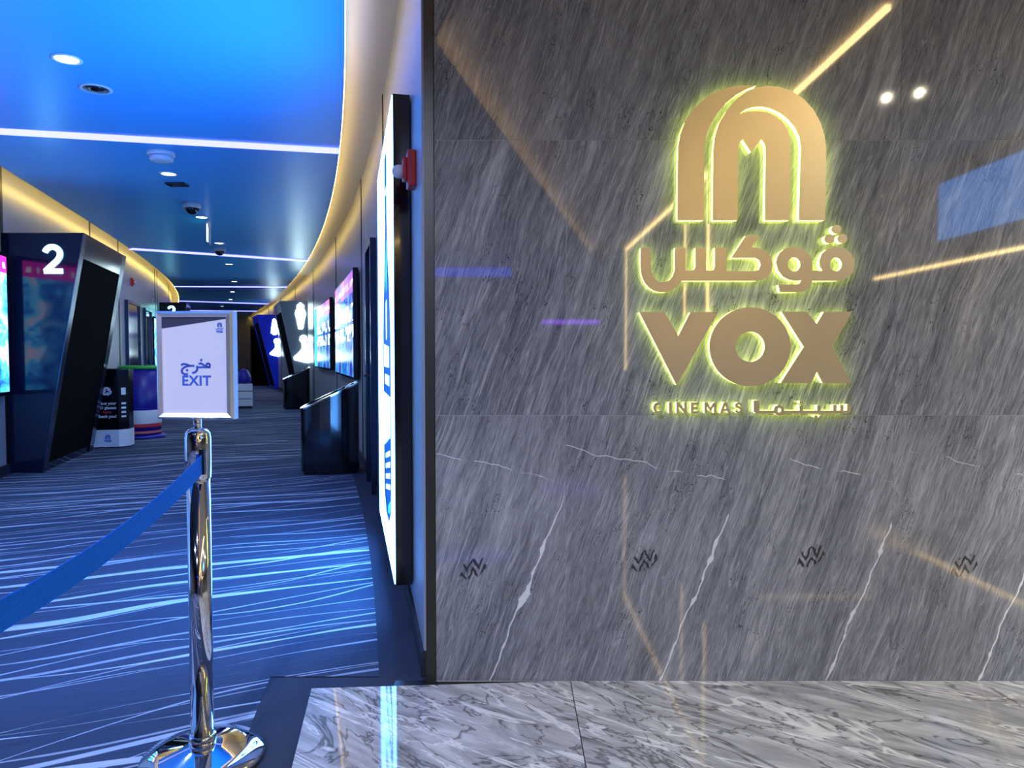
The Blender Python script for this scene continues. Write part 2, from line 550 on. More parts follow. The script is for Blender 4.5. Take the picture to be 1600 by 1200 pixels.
YW = 2.66          # face of the marble wall
ZL, ZR = 2.96, 3.03  # corridor ceiling at its left and right edge
ZS = 3.11          # soffit above it
YB = -15.5         # back of the lobby

# ---------------------------------------------------------------- floors
ys = span(2.60, 36.5, 0.6)
pl = [(LX(y) - 0.05, y, 0) for y in ys]
pr = [(RX(y) + 0.05, y, 0) for y in ys]
mb = MB()
n = len(ys)
mb.add(pl + pr, [(i, i + 1, n + i + 1, n + i) for i in range(n - 1)])
mb.add([(-6.2, YB, 0), (-0.25, YB, 0), (-0.25, 2.60, 0), (-6.2, 2.60, 0)], [(0, 1, 2, 3)])
floor = struct(mb.build('floor', 'carpet_plain'), 'dark blue-grey carpet border around the patterned field')
# patterned field
yf = span(2.73, 36.4, 0.5)
fr = [off('R', y, 0.165) for y in yf]
fl_ = [off('L', y, 0.06) for y in yf]
fl_[0] = (fl_[0][0], 2.70); fr[0] = (fr[0][0], 2.70)
fz = 0.003
mb = MB()
n = len(yf)
mb.add([(p[0], p[1], fz) for p in fl_ + fr], [(i, i + 1, n + i + 1, n + i) for i in range(n - 1)])
x1 = fr[0][0]
mb.build('carpet_field', 'carpet', floor)
mb = MB()
mb.add([(-6, -6, fz), (-0.60, -6, fz), (-0.78, 1.9, fz), (-0.90, 2.70, fz), (-6, 2.70, fz)], [(0, 1, 2, 3, 4)])
mb.build('carpet_field', 'carpet', floor)
# polished stone floor tiles
stone = group_empty('floor_stone', 'polished grey marble floor in front of the logo wall')
gx = 0.0016
cols = [-0.70, 0.215, 1.95, 3.7, 5.45, 7.2, 8.95, 10.0]
rows = [2.66, 0.9, -0.9, -2.7, -4.5, -6.3, -8.1, -9.9, -11.7, -13.5, YB]
for i in range(len(cols) - 1):
    for j in range(len(rows) - 1):
        x0, x2, y2, y0 = cols[i] + gx, cols[i + 1] - gx, rows[j] - gx, rows[j + 1] + gx
        lo = [(x0, y0), (x2, y0), (x2, y2), (x0, y2)]
        if i == 0:
            sx = lambda y: -0.50 - 0.085 * (y - 0.0) if j == 0 else -0.55
            lo = [(-0.45 if j == 0 else -0.45, y0), (x2, y0), (x2, y2), (-0.72 if j == 0 else -0.45, y2 - (0.06 if j == 0 else 0))]
        cx, cy = lo[0]
        mb = MB().hexa([(p[0] - x0, p[1] - y0, -0.02) for p in lo], [(p[0] - x0, p[1] - y0, 0.0045) for p in lo])
        o = mb.build('tile', 'stone' if j == 0 else 'stone_back', stone)
        o.location = (x0, y0, 0)
MB().box((-0.43, YB, -0.03), (10.0, 2.67, 0.001)).build('grout_bed', 'joint', stone)

# ---------------------------------------------------------------- marble logo wall
wall = group_empty('wall_marble', 'polished dark grey marble wall carrying the lit cinema sign')
xc = [-0.278, 0.195, 0.79, 1.385, 1.98, 2.575, 3.17, 3.765]
zc = [0.004, 0.982, 1.967, 2.952, 3.11]
for j in range(4):
    for i in range(7):
        ox = xc[i] if i else -0.40
        lo = (xc[i] - ox + 0.0008, 0, zc[j] + 0.0009 - zc[j]); hi = (xc[i + 1] - ox - 0.0008, 0.02, zc[j + 1] - zc[j] - 0.0009)
        o = MB().box(lo, hi).build('tile', 'marble_low' if j == 0 else 'marble', wall)
        o.location = (ox, YW, zc[j])
MB().box((-0.278, YW + 0.0012, 0), (3.765, YW + 0.12, 3.11)).build('grout_bed', 'grout', wall)
tr = MB().box((-0.314, YW - 0.006, 0), (-0.280, YW + 0.12, 3.11)).build('trim_1', 'bronze')
struct(tr, 'dark bronze edge trim on the left end of the marble wall')

# ---------------------------------------------------------------- corridor walls
def corridor_wall(side, name, joints, y0, y1):
    yy = span(y0, y1)
    back = MB().strip([off(side, y, -0.012) for y in yy], [off(side, y, -0.10) for y in yy], 0, ZS).build(name, 'joint')
    struct(back, 'curved corridor wall of silver panels with black joints')
    js = [y0] + joints + [y1]
    for a, b in zip(js[:-1], js[1:]):
        p = span(a + (0.025 if a != y0 else 0), b - (0.025 if b != y1 else 0))
        MB().strip([off(side, y, 0.0) for y in p], [off(side, y, -0.011) for y in p], 0.10, ZS).build('panel', 'panel', back)
    for yj in joints:
        p = [yj - 0.028, yj + 0.028]
        MB().strip([off(side, y, 0.007) for y in p], [off(side, y, -0.011) for y in p], 0.10, ZS).build('joint_strip', 'joint', back)
    p = span(y0, y1)
    sk = MB().strip([off(side, y, 0.012) for y in p], [off(side, y, -0.011) for y in p], 0, 0.095).build('baseboard_' + ('right' if side == 'R' else 'left'), 'skirting')
    struct(sk, 'dark low skirting along the foot of the curved panel wall')
    return back


corridor_wall('R', 'wall_right', [5.5, 8.1, 12.0, 16.4, 20.6, 24.8, 29.0], 2.70, 36.4)
corridor_wall('L', 'wall_left', [4.2, 7.42, 10.55, 12.3, 16.35, 16.75, 20.2, 24.0, 28.0], 1.8, 36.4)
o = MB().box((-19, 36.35, 0), (-11, 36.5, ZS)).build('wall_far', 'panel'); struct(o, 'silver panel wall closing the far end of the corridor')

# ---------------------------------------------------------------- ceiling slab, soffits, coves
ys = span(1.55, 36.3, 0.4)
sl = [off('L', y, 0.20) for y in ys]
sr = [off('R', y, 0.285) for y in ys]
mb = MB()
n = len(ys)
T = 0.025
mb.add([(p[0], p[1], ZL) for p in sl] + [(p[0], p[1], ZR) for p in sr] + [(p[0], p[1], ZL + T) for p in sl] + [(p[0], p[1], ZR + T) for p in sr],
       [(i, n + i, n + i + 1, i + 1) for i in range(n - 1)] + [(2 * n + i, 2 * n + i + 1, 3 * n + i + 1, 3 * n + i) for i in range(n - 1)] +
       [(n + i, 3 * n + i, 3 * n + i + 1, n + i + 1) for i in range(n - 1)] + [(i, i + 1, 2 * n + i + 1, 2 * n + i) for i in range(n - 1)] +
       [(0, 2 * n, 3 * n, n), (n - 1, 2 * n - 1, 4 * n - 1, 3 * n - 1)])
ceil = struct(mb.build('ceiling', 'ceil'), 'floating blue-lit corridor ceiling with curved edges')
mb = MB()
mb.add([(p[0] - 0.3, p[1], ZS) for p in sl] + [(p[0] + 0.5, p[1], ZS) for p in sr] + [(p[0] - 0.3, p[1], ZS + 0.05) for p in sl] + [(p[0] + 0.5, p[1], ZS + 0.05) for p in sr],
       [(i, n + i, n + i + 1, i + 1) for i in range(n - 1)] + [(2 * n + i, 2 * n + i + 1, 3 * n + i + 1, 3 * n + i) for i in range(n - 1)])
so = struct(mb.build('trim_2', 'soffit'), 'pale soffit above the floating ceiling, lit by the cove')
for side, o1, zz, lab in (('R', 0.281, ZR, 'right'), ('L', 0.196, ZL, 'left')):
    p = span(1.6, 36.2)
    o = MB().strip([off(side, y, o1) for y in p], [off(side, y, o1 + 0.003) for y in p], zz + 0.004, zz + T - 0.002).build('cove_light', 'cove' if side == 'R' else 'cove_left')
    tag(o, 'warm cove light fixed along the %s edge of the blue ceiling' % lab, 'light')


def zc_at(x, y):
    a, b = LX(y), RX(y)
    return ZL + (ZR - ZL) * (x - a) / (b - a)


# transverse linear lights
for k, (ya, yb, wd) in enumerate(((5.72, 6.72, 0.17), (12.2, 14.4, 0.22), (18.9, 19.9, 0.24), (23.9, 26.4, 0.26), (28.9, 30.8, 0.28))):
    a = off('L', ya, 0.205); b = off('R', yb, 0.29)
    d = (Vector(b) - Vector(a)).normalized(); nn = Vector((-d.y, d.x)) * wd / 2
    q = [Vector(a) - nn, Vector(b) - nn, Vector(b) + nn, Vector(a) + nn]
    t = thing('linear_light', ['first', 'second', 'third', 'fourth', 'fifth'][k] + ' white linear light across the blue ceiling, counted from the entrance', 'light', (0, 0, 0), 0, 'linear lights across the corridor ceiling')
    MB().hexa([(p.x, p.y, zc_at(p.x, p.y) - 0.008) for p in q], [(p.x, p.y, zc_at(p.x, p.y) - 0.0012) for p in q]).build('diffuser', 'strip', t)


def spot(name, loc, parent, power, col, size=150, blend=0.6, rad=0.05):
    l = bpy.data.lights.new(name, 'SPOT')
    l.energy = power; l.color = col; l.spot_size = math.radians(size); l.spot_blend = blend; l.shadow_soft_size = rad
    o = bpy.data.objects.new(name, l)
    C.objects.link(o)
    o.location = loc
    o.parent = parent
    return o


DL = [(-2.69, 4.52), (-3.39, 7.34), (-4.03, 9.63), (-4.68, 11.84), (-5.57, 14.57), (-6.75, 17.98), (-7.9, 20.9), (-9.05, 23.75), (-10.6, 27.0)]
onames = ['nearest', 'second', 'third', 'fourth', 'fifth', 'sixth', 'seventh', 'eighth', 'farthest']
for k, (x, y) in enumerate(DL):
    z = zc_at(x, y)
    t = thing('downlight', onames[k] + ' small round white downlight in the blue corridor ceiling', 'downlight', (x, y, z), 0, 'downlights along the corridor ceiling')
    MB().lathe([(0.085, -0.001), (0.085, -0.008), (0.07, -0.010), (0.066, -0.004)], n=28).build('trim_ring', 'white', t)
    MB().lathe([(0.064, -0.0045), (0.064, -0.002)], n=28).build('lens', 'lamp', t)
    spot('lamp', (0, 0, -0.02), t, 42, (0.5, 0.66, 1.0))

# ceiling devices
def at_ceiling(px, py):
    u, v = (px - 800) / F, (600 - py) / F
    c, s = math.cos(PITCH), math.sin(PITCH)
    k = (3.0 - EYE) / (v * c - s)
    x, y = u * k, (c + v * s) * k
    return x, y, zc_at(x, y)


t = thing('ceiling_speaker', 'round grille ceiling speaker flush in the blue ceiling near the front', 'speaker', at_ceiling(150, 136))
MB().lathe([(0.10, 0.0), (0.10, -0.008), (0.088, -0.012), (0.08, -0.008)], n=32).build('trim_ring', 'plastic_white', t)
MB().lathe([(0.08, -0.009), (0.03, -0.012), (0.0, -0.013)], n=32).build('grille', 'dark_glass', t)
t = thing('smoke_detector', 'white round smoke detector with vents beyond the first linear light', 'detector', at_ceiling(252, 236))
MB().lathe([(0.115, 0.0), (0.115, -0.03), (0.10, -0.04)], n=32).build('base', 'plastic_white', t)
MB().lathe([(0.09, -0.04), (0.10, -0.05), (0.095, -0.075), (0.06, -0.09), (0, -0.093)], n=32).build('chamber', 'plastic_white', t)
t = thing('air_sensor', 'small dark flat sensor plate on the blue ceiling', 'sensor', at_ceiling(277, 286))
MB().box((-0.10, -0.07, -0.02), (0.10, 0.07, 0)).build('plate', 'dark_glass', t, 0.004)
MB().box((-0.04, -0.03, -0.027), (0.04, 0.03, -0.02)).build('cover', 'portal_edge', t, 0.003)
for (px, py, sc, lab) in ((300, 316, 1.0, 'nearer white dome security camera on the corridor ceiling'), (343, 386, 1.0, 'farther white dome security camera behind the hanging exit sign')):
    t = thing('dome_camera', lab, 'camera', at_ceiling(px, py), 0, 'dome cameras on the ceiling')
    MB().lathe([(0.10, 0), (0.10, -0.055), (0.092, -0.065)], n=32).build('housing', 'plastic_white', t)
    MB().lathe([(0.078 * math.cos(a), -0.062 - 0.075 * math.sin(a)) for a in [i * math.pi / 16 for i in range(9)]], n=32).build('dome', 'dark_glass', t)
x, y, z = at_ceiling(326, 345)
t = thing('hanging_exit_sign', 'slim hanging exit sign with a teal glow seen edge-on', 'exit sign', (x, y, z), math.radians(-74))
MB().box((-0.10, -0.02, -0.06), (0.10, 0.02, 0)).build('bracket', 'plastic_white', t, 0.004)
MB().box((-0.17, -0.010, -0.30), (0.17, 0.010, -0.06)).build('panel', 'plastic_white', t)
MB().box((-0.15, -0.0125, -0.28), (0.15, -0.0105, -0.08)).build('legend', 'exit_glow', t)

# ---------------------------------------------------------------- right wall: big lightbox
def on_wall(side, y, z=0.0, o=0.0):
    p, n, r = frame(side, y)
    q = p + n * o
    return (q.x, q.y, z), r


# chord placed box between y=3.27 (near) and y=4.82 (far)
def chord(side, ya, yb, o=0.0):
    """centre, rotation and length of the straight chord between two wall points"""
    a, b = Vector(off(side, ya, o)), Vector(off(side, yb, o))
    d = (b - a)
    t = d.normalized()
    n = Vector((-t.y, t.x)) if side == 'R' else Vector((t.y, -t.x))
    c = (a + b) / 2
    return (c.x, c.y), math.atan2(n.x, -n.y), d.length


c, r, L = chord('R', 3.27, 4.85, 0.004)
t = thing('advertising_lightbox', 'tall glowing lightbox with a blue bottle picture beside the marble wall', 'lightbox', (c[0], c[1], 0), r)
h = L / 2
MB().box((-h, -0.075, 0.17), (h, 0, 2.34)).build('housing', 'black', t, 0.003)
f = MB().box((-h + 0.004, -0.079, 0.176), (h - 0.004, -0.0745, 2.334)).build('face', 'box_face', t)
def bot(pts, mat, y=-0.0805, nm='bottle_print'):
    MB().plate([[(q[0] * 1.35 + 0.28, q[1]) for q in pts]], y, y + 0.0012).build(nm, mat, f)
bw = [(0.06, 2.02), (0.06, 1.86), (0.10, 1.70), (0.21, 1.50), (0.26, 1.32), (0.26, 0.62), (0.22, 0.44), (0.10, 0.36)]
bot([(x - 0.02, z) for x, z in bw] + [(-x - 0.02, z) for x, z in reversed(bw)], 'art_blue')
bot([(0.05, 2.22), (0.05, 2.05), (-0.09, 2.05), (-0.09, 2.22)], 'art_blue', nm='cap_print')
bot([(0.03, 1.78), (0.05, 1.62), (0.0, 1.52), (-0.05, 1.62)], 'art_cyan', -0.082, 'highlight_print')
bot([(0.02, 1.48), (0.02, 1.30), (-0.02, 1.28), (-0.03, 1.47)], 'box_face', -0.082, 'highlight_print')
bot([(0.15, 1.24), (0.15, 1.14), (-0.18, 1.14), (-0.18, 1.26)], 'box_face', -0.082, 'label_print')
bot([(0.15, 1.10), (0.15, 1.05), (-0.14, 1.05), (-0.14, 1.10)], 'box_face', -0.082, 'label_print')
for k in range(6):
    x = 0.2 - 0.085 * k
    bot([(x, 1.0), (x - 0.05, 1.0), (x - 0.055, 0.82 - 0.02 * k), (x - 0.01, 0.80 - 0.02 * k)], 'box_face', -0.082, 'label_print')
for k in range(4):
    z = 0.74 - 0.055 * k
    bot([(0.18, z), (-0.10, z - 0.06), (-0.10, z - 0.085), (0.18, z - 0.025)], 'box_face', -0.082, 'stripe_print')
bot([(0.20, 0.50), (0.05, 0.44), (0.04, 0.40), (0.14, 0.42)], 'art_cyan', -0.082, 'highlight_print')
bot([(-0.20, 0.72), (-0.16, 0.72), (-0.10, 0.42), (-0.14, 0.42)], 'art_dark', -0.082, 'shadow_print')

# fire alarm strobes
def alarm(side, y, z, lab):
    loc, r = on_wall(side, y, z)
    t = thing('fire_alarm_strobe', lab, 'alarm', loc, r, 'red fire alarm strobes')
    MB().box((-0.05, -0.035, -0.072), (0.05, 0, 0.072)).build('housing', 'red', t, 0.006)
    MB().box((-0.032, -0.052, -0.045), (0.032, -0.035, 0.045)).build('strobe_mount', 'red', t, 0.005)
    b = MB().lathe([(0.026, 0), (0.026, 0.022), (0.022, 0.034), (0.012, 0.041), (0, 0.043)], n=24).build('lens', 'white', t)
    b.rotation_euler = (math.pi / 2, 0, 0); b.location = (0, -0.052, -0.008)
alarm('R', 3.02, 1.95, 'red fire alarm strobe between the lightbox and the marble wall')
alarm('L', 13.35, 2.52, 'red fire alarm strobe on the left wall above a dark door')

# doors
def door(side, ya, yb, zt, num, lab):
    c, r, L = chord(side, ya, yb, 0.004)
    t = group_empty('door_%d' % num, lab)
    t.location = (c[0], c[1], 0); t.rotation_euler = (0, 0, r)
    h = L / 2
    MB().box((-h, -0.05, 0), (-h + 0.05, 0, zt)).build('frame', 'portal_edge', t)
    MB().box((h - 0.05, -0.05, 0), (h, 0, zt)).build('frame', 'portal_edge', t)
    MB().box((-h + 0.05, -0.05, zt - 0.05), (h - 0.05, 0, zt)).build('frame', 'portal_edge', t)
    lf = MB().box((-h + 0.053, -0.022, 0.008), (h - 0.053, -0.004, zt - 0.053)).build('leaf', 'black', t)
    MB().box((-h + 0.10, -0.07, 1.0), (-h + 0.12, -0.022, 1.02)).box((-h + 0.10, -0.07, 1.0), (-h + 0.22, -0.055, 1.02)).build('handle', 'chrome', lf)
door('R', 6.3, 7.0, 2.2, 1, 'dark door in the right wall just past the lightbox')
door('L', 12.75, 13.95, 2.16, 2, 'wider dark door on the left wall under the alarm')
door('L', 14.55, 15.4, 2.14, 3, 'narrower dark door on the left wall beside the poster')
door('R', 30.2, 31.6, 2.3, 4, 'far dark door at the end of the right wall')

# screen banks on the right wall
PALS = [((0.01, 0.01, 0.12), (0.02, 0.08, 0.6), (0.05, 0.35, 1.0), (0.2, 0.75, 1.2)),
        ((0.01, 0.02, 0.10), (0.05, 0.04, 0.5), (0.03, 0.3, 0.8), (0.5, 0.35, 0.8)),
        ((0.005, 0.02, 0.14), (0.01, 0.12, 0.5), (0.03, 0.45, 0.9), (0.25, 0.8, 1.0))]
HEAD = [(0.35, 0.12, 0.8), (0.65, 0.2, 0.55), (0.2, 0.25, 0.9), (0.7, 0.3, 0.5), (0.4, 0.2, 0.85)]
def bank(ya, yb, z0, z1, npan, lab, seed):
    c, r, L = chord('R', ya, yb, 0.02)
    t = thing('poster_screen_bank', lab, 'screen', (c[0], c[1], 0), r, 'lit poster banks on the right wall')
    h = L / 2
    MB().box((-h, -0.06, z0), (h, 0.0, z1)).build('frame', 'black', t, 0.004)
    w = (L - 0.06) / npan
    for k in range(npan):
        x = -h + 0.03 + k * w
        m = poster_mat('poster_screen_%d_%d' % (seed, k), HEAD[(k + seed) % 5], seed * 13.0 + k * 3.7, PALS[k % 3], 1.0, True, 0.2)
        if k == 0 and seed == 2:
            m = M['art_cyan']
        MB().box((x + 0.012, -0.064, z0 + 0.03), (x + w - 0.012, -0.0595, z1 - 0.03)).build('screen', m, t)
bank(8.35, 11.3, 0.92, 2.19, 5, 'nearer bank of lit film posters on the right wall', 1)
bank(12.35, 15.4, 0.95, 2.17, 5, 'farther bank of lit film posters beyond a wall joint', 2)

# portals
def portal(side, y0, y1, z, top0, bot0, name, label, face_mat, edge_mat, opening=True, group=None):
    """box standing out from the wall, more at the top; front looks at the entrance"""
    sg = 1 if side == 'L' else -1
    X = LX if side == 'L' else RX
    a, b = X(y0), X(y1)
    t = thing(name, label, 'portal', (a, y0, 0), 0, group)
    dx = b - a; D = y1 - y0
    # body corners: wall / free edge, front / back
    P = lambda o, f, z: (dx * f + sg * o, D * f, z)
    lo = [P(-0.03, 0, 0), P(bot0, 0, 0), P(bot0, 1, 0), P(-0.03, 1, 0)]
    hi = [P(-0.03, 0, z), P(top0, 0, z), P(top0, 1, z), P(-0.03, 1, z)]
    MB().hexa(lo, hi).build('body', face_mat, t, 0.004)
    def slant(f, q, lift):
        o = bot0 + (top0 - bot0) * q + lift
        return P(o, f, z * q)
    if opening:
        def quad(f0, f1, q0, q1, l0, l1, nm, mat):
            lo = [slant(f0, q0, l0), slant(f1, q0, l0), slant(f1, q1, l0), slant(f0, q1, l0)]
            hi = [slant(f0, q0, l1), slant(f1, q0, l1), slant(f1, q1, l1), slant(f0, q1, l1)]
            return MB().hexa(lo, hi).build(nm, mat, t)
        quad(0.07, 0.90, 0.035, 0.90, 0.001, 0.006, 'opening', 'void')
        quad(0.0, 0.07, 0.0, 1.0, 0.001, 0.014, 'edge_strip', edge_mat)
        quad(0.90, 1.0, 0.0, 1.0, 0.001, 0.014, 'edge_strip', edge_mat)
        quad(0.07, 0.90, 0.90, 1.0, 0.001, 0.014, 'header', face_mat)
    return t, sg


def digit_two(parent, x, z, hgt, y, nm='digit'):
    """bold numeral 2"""
    s = hgt / 10.0
    pts = [(-2.9, 7.0)] + [(-2.9 + 0, 7.0)] + circ(0, 7.0, 2.75, 2.55, 12, 165, -35, False) + [(1.6, 4.6), (-2.7, 0.75)]
    mb = MB()
    mb.stroke([(x + p[0] * s, z + p[1] * s) for p in pts[2:]], 1.9 * s, y - 0.012, y - 0.002)
    mb.box((x - 3.1 * s, y - 0.012, z), (x + 3.5 * s, y - 0.002, z + 1.8 * s))
    return mb.build(nm, 'digit', parent)


t, sg = portal('L', 7.45, 9.25, 2.43, 0.80, 0.33, 'numbered_portal', 'large dark slanted portal with a lit number 2 near the front', 'portal', 'portal_edge', True, 'numbered hall portals')
digit_two(t, 0.50, 2.02, 0.28, -0.002)
t, sg = portal('L', 17.2, 19.0, 2.43, 0.62, 0.3, 'numbered_portal', 'distant dark portal with a lit numeral showing above the exit stand', 'portal', 'portal_edge', True, 'numbered hall portals')
digit_two(t, 0.28, 2.10, 0.24, -0.002)


def pictos(t, cx, z, s, kind):
    """two glowing restroom figures on the front of a portal"""
    mb = MB()
    if kind == 0:
        up = [(-0.06, 0.0), (0.06, 0.0), (0.11, 0.28), (0.15, 0.42), (0.12, 0.52), (0.09, 0.56), (0.10, 0.66), (0.0, 0.74), (-0.10, 0.66), (-0.09, 0.56), (-0.13, 0.52), (-0.15, 0.42), (-0.11, 0.28)]
    else:
        up = [(-0.03, -0.02), (0.06, -0.02), (0.15, 0.05), (0.12, 0.40), (0.09, 0.56), (0.06, 0.64), (0.0, 0.68), (-0.07, 0.64), (-0.09, 0.5), (-0.12, 0.3), (-0.15, 0.06)]
    MB().plate([[(cx + x * s, z + y * s) for x, y in up]], -0.012, -0.002).build('pictogram', 'picto', t)
    cx2 = cx + 0.09 * s; z2 = z - 0.92 * s
    dn = [(-0.28, 0.05), (-0.12, 0.01), (0.0, -0.02), (0.16, -0.04), (0.26, 0.04), (0.30, 0.18), (0.25, 0.34), (0.14, 0.46), (0.06, 0.52), (0.10, 0.62), (0.06, 0.72), (-0.03, 0.75), (-0.11, 0.69), (-0.12, 0.60), (-0.06, 0.52), (-0.06, 0.36), (-0.18, 0.22), (-0.30, 0.12)]
    MB().plate([[(cx2 + x * s, z2 + y * s) for x, y in dn]], -0.012, -0.002).build('pictogram', 'picto', t)


t, sg = portal('R', 17.7, 19.9, 2.50, 0.66, 0.14, 'restroom_portal', 'grey slanted restroom portal with two glowing figures', 'grey_portal', 'grey_portal', True, 'restroom portals')
pictos(t, -0.17, 1.83, 0.85, 0)
t, sg = portal('R', 25.9, 28.0, 2.62, 0.72, 0.08, 'restroom_portal', 'bright blue slanted restroom portal with two glowing figures', 'blue_portal', 'blue_portal', True, 'restroom portals')
pictos(t, -0.12, 1.93, 0.82, 1)
# black entrance box past the blue portal
x = RX(29.0)
t = thing('entrance_box', 'black glossy entrance box standing past the blue portal', 'entrance', (x, 29.0, 0))
MB().box((-0.75, 0, 0), (0.3, 1.0, 2.35)).build('body', 'black', t, 0.01)
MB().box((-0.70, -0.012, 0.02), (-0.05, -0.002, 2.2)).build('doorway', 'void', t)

# black bins along the right wall
def slant_bin(x, y, rz, lab):
    t = thing('litter_bin', lab, 'bin', (x, y, 0), rz, 'black slant-topped litter bins')
    N = 40
    ring = []
    for k in range(N):
        a = 2 * math.pi * k / N
        ca, sa = math.cos(a), math.sin(a)
        e = 0.55
        ring.append((0.20 * math.copysign(abs(ca) ** e, ca), 0.29 * math.copysign(abs(sa) ** e, sa)))
    topz = lambda py: 0.66 + (py + 0.29) / 0.58 * 0.27
    vs = [(p[0] * 0.93, p[1] * 0.93, 0.0) for p in ring] + [(p[0] * 0.93, p[1] * 0.93, 0.03) for p in ring] + [(p[0], p[1], 0.035) for p in ring] + [(p[0], p[1], topz(p[1])) for p in ring]
    fs = [(i * N + k, i * N + (k + 1) % N, (i + 1) * N + (k + 1) % N, (i + 1) * N + k) for i in range(3) for k in range(N)] + [tuple(reversed(range(N)))]
    MB().add(vs, fs).build('body', 'black', t)
    # rim
    vs = []
    for sc, dz in ((1.012, -0.012), (1.012, 0.006), (0.86, 0.006), (0.86, -0.05)):
        vs += [(p[0] * sc, p[1] * sc, topz(p[1] * sc) + dz) for p in ring]
    fs = [(i * N + k, i * N + (k + 1) % N, (i + 1) * N + (k + 1) % N, (i + 1) * N + k) for i in range(3) for k in range(N)]
    MB().add(vs, fs).build('rim', 'chrome', t)
    vs = [(p[0] * 0.86, p[1] * 0.86, topz(p[1] * 0.86) - 0.05) for p in ring]
    MB().add(vs, [tuple(range(N))]).build('liner', 'void', t)


_, _, r = frame('R', 7.5)
p = off('R', 7.62, 0.37); slant_bin(p[0], p[1], r, 'nearer black litter bin with slanted top below the film posters')
_, _, r = frame('R', 16.6)
p = off('R', 16.6, 0.37); slant_bin(p[0], p[1], r, 'farther black litter bin in front of the grey restroom portal')

# ---------------------------------------------------------------- left wall: posters
def wall_poster(ya, yb, z0, z1, hdr, seed, pal, lab, gain):
    c, r, L = chord('L', ya, yb, 0.02)
    t = thing('film_poster_lightbox', lab, 'poster', (c[0], c[1], 0), r, 'film poster lightboxes on the left wall')
    h = L / 2
    MB().box((-h, -0.05, z0), (h, 0, z1)).build('frame', 'black', t, 0.004)
    MB().box((-h + 0.035, -0.054, z0 + 0.04), (h - 0.035, -0.0495, z1 - 0.04)).build('picture', poster_mat('film_poster_%d' % seed, hdr, seed * 9.1, pal, gain), t)
PB = ((0.01, 0.03, 0.2), (0.03, 0.3, 0.9), (0.15, 0.75, 1.3), (0.8, 0.7, 0.9))
wall_poster(6.45, 7.34, 0.80, 2.21, (0.85, 0.02, 0.55), 1, PB, 'tall lit film poster with a magenta header at the left picture edge', 2.2)
wall_poster(5.35, 6.25, 0.80, 2.21, (0.95, 0.22, 0.06), 2, PB, 'lit film poster with an orange header left of the magenta one', 2.2)
wall_poster(15.55, 16.25, 0.9, 2.02, (0.2, 0.5, 1.0), 3, PB, 'pale blue lit poster behind the exit stand', 2.2)

# ---------------------------------------------------------------- logo outlines (picture units of the sign itself)
def A6(u, v): return (960 + u / 3.75, 100 + v / 3.75)
def A7(u, v): return (960 + u / 3.5286, 340 + v / 3.5286)
ARCH_BACK = [A6(*p) for p in [(370, 915), (372, 600), (375, 480), (388, 405), (415, 335), (460, 268), (520, 210), (590, 165), (670, 137), (750, 126), (832, 126), (775, 147), (715, 180), (655, 228), (605, 285), (568, 345), (543, 405), (527, 475), (525, 600), (525, 915)]]
ARCH_MAIN = [A6(*p) for p in [(578, 915), (579, 640), (582, 490), (592, 415), (617, 340), (660, 268), (715, 208), (775, 162), (835, 136), (900, 127), (970, 134), (1040, 158), (1110, 205), (1168, 268), (1208, 343), (1232, 420), (1241, 490), (1239, 640), (1235, 915), (1083, 915), (1090, 640), (1096, 485), (1087, 425), (1062, 372), (1020, 322), (968, 282), (912, 257), (860, 248), (810, 252), (770, 265), (735, 290), (785, 279), (845, 276), (900, 285), (950, 308), (990, 345), (1016, 390), (1029, 440), (1033, 490), (1031, 640), (1028, 915), (884, 915), (887, 640), (889, 495), (880, 462), (862, 440), (803, 515), (752, 440), (734, 462), (726, 495), (724, 640), (722, 915)]]
AR_SK = [A7(*p) for p in [(145, 165), (198, 165), (200, 275), (208, 312), (225, 340), (248, 355), (275, 357), (303, 345), (322, 322), (333, 290), (335, 165), (393, 165), (393, 292), (425, 292), (440, 286), (447, 270), (447, 165), (505, 165), (505, 292), (535, 292), (549, 286), (555, 270), (555, 165), (618, 165), (618, 295), (775, 295), (797, 286), (808, 262), (800, 235), (778, 222), (645, 222), (727, 97), (800, 97), (757, 163), (798, 167), (840, 188), (866, 222), (873, 258), (866, 295), (846, 325), (815, 343), (785, 349), (372, 349), (350, 378), (318, 400), (285, 410), (255, 412), (222, 405), (190, 386), (165, 355), (150, 318), (145, 270)]]
AR_VW = [[A7(*p) for p in [(995, 160), (1035, 170), (1068, 195), (1085, 225), (1090, 255), (1090, 293), (1148, 293), (1134, 268), (1132, 238), (1145, 200), (1172, 174), (1205, 161), (1240, 160), (1275, 171), (1305, 198), (1322, 235), (1325, 262), (1316, 298), (1294, 327), (1265, 344), (1235, 349), (1090, 349), (1083, 372), (1066, 394), (1040, 408), (1010, 412), (915, 412), (905, 369), (1000, 369), (1022, 363), (1030, 346), (1000, 349), (965, 343), (930, 324), (904, 290), (893, 250), (898, 220), (915, 190), (940, 171), (968, 161)]],
         [A7(*p) for p in circ(991, 258, 36, 39, 24)], [A7(*p) for p in circ(1222, 258, 34, 38, 24)]]
DOTS = [[A7(*p) for p in circ(x, y, 27, 25, 20)] for x, y in ((1226, 64), (1187, 117), (1258, 116))]
LV = [A7(*p) for p in [(137, 520), (275, 520), (353, 652), (420, 520), (572, 520), (343, 925)]]
LO = [[A7(*p) for p in circ(748, 712, 223, 218, 72)], [A7(*p) for p in circ(749, 712, 81, 83, 48)]]
LXX = [A7(*p) for p in [(922, 518), (1058, 518), (1117, 587), (1158, 518), (1313, 518), (1200, 715), (1310, 913), (1150, 913), (1117, 850), (1085, 913), (917, 913), (1046, 713)]]

YF = YW - 0.036    # front of the letters


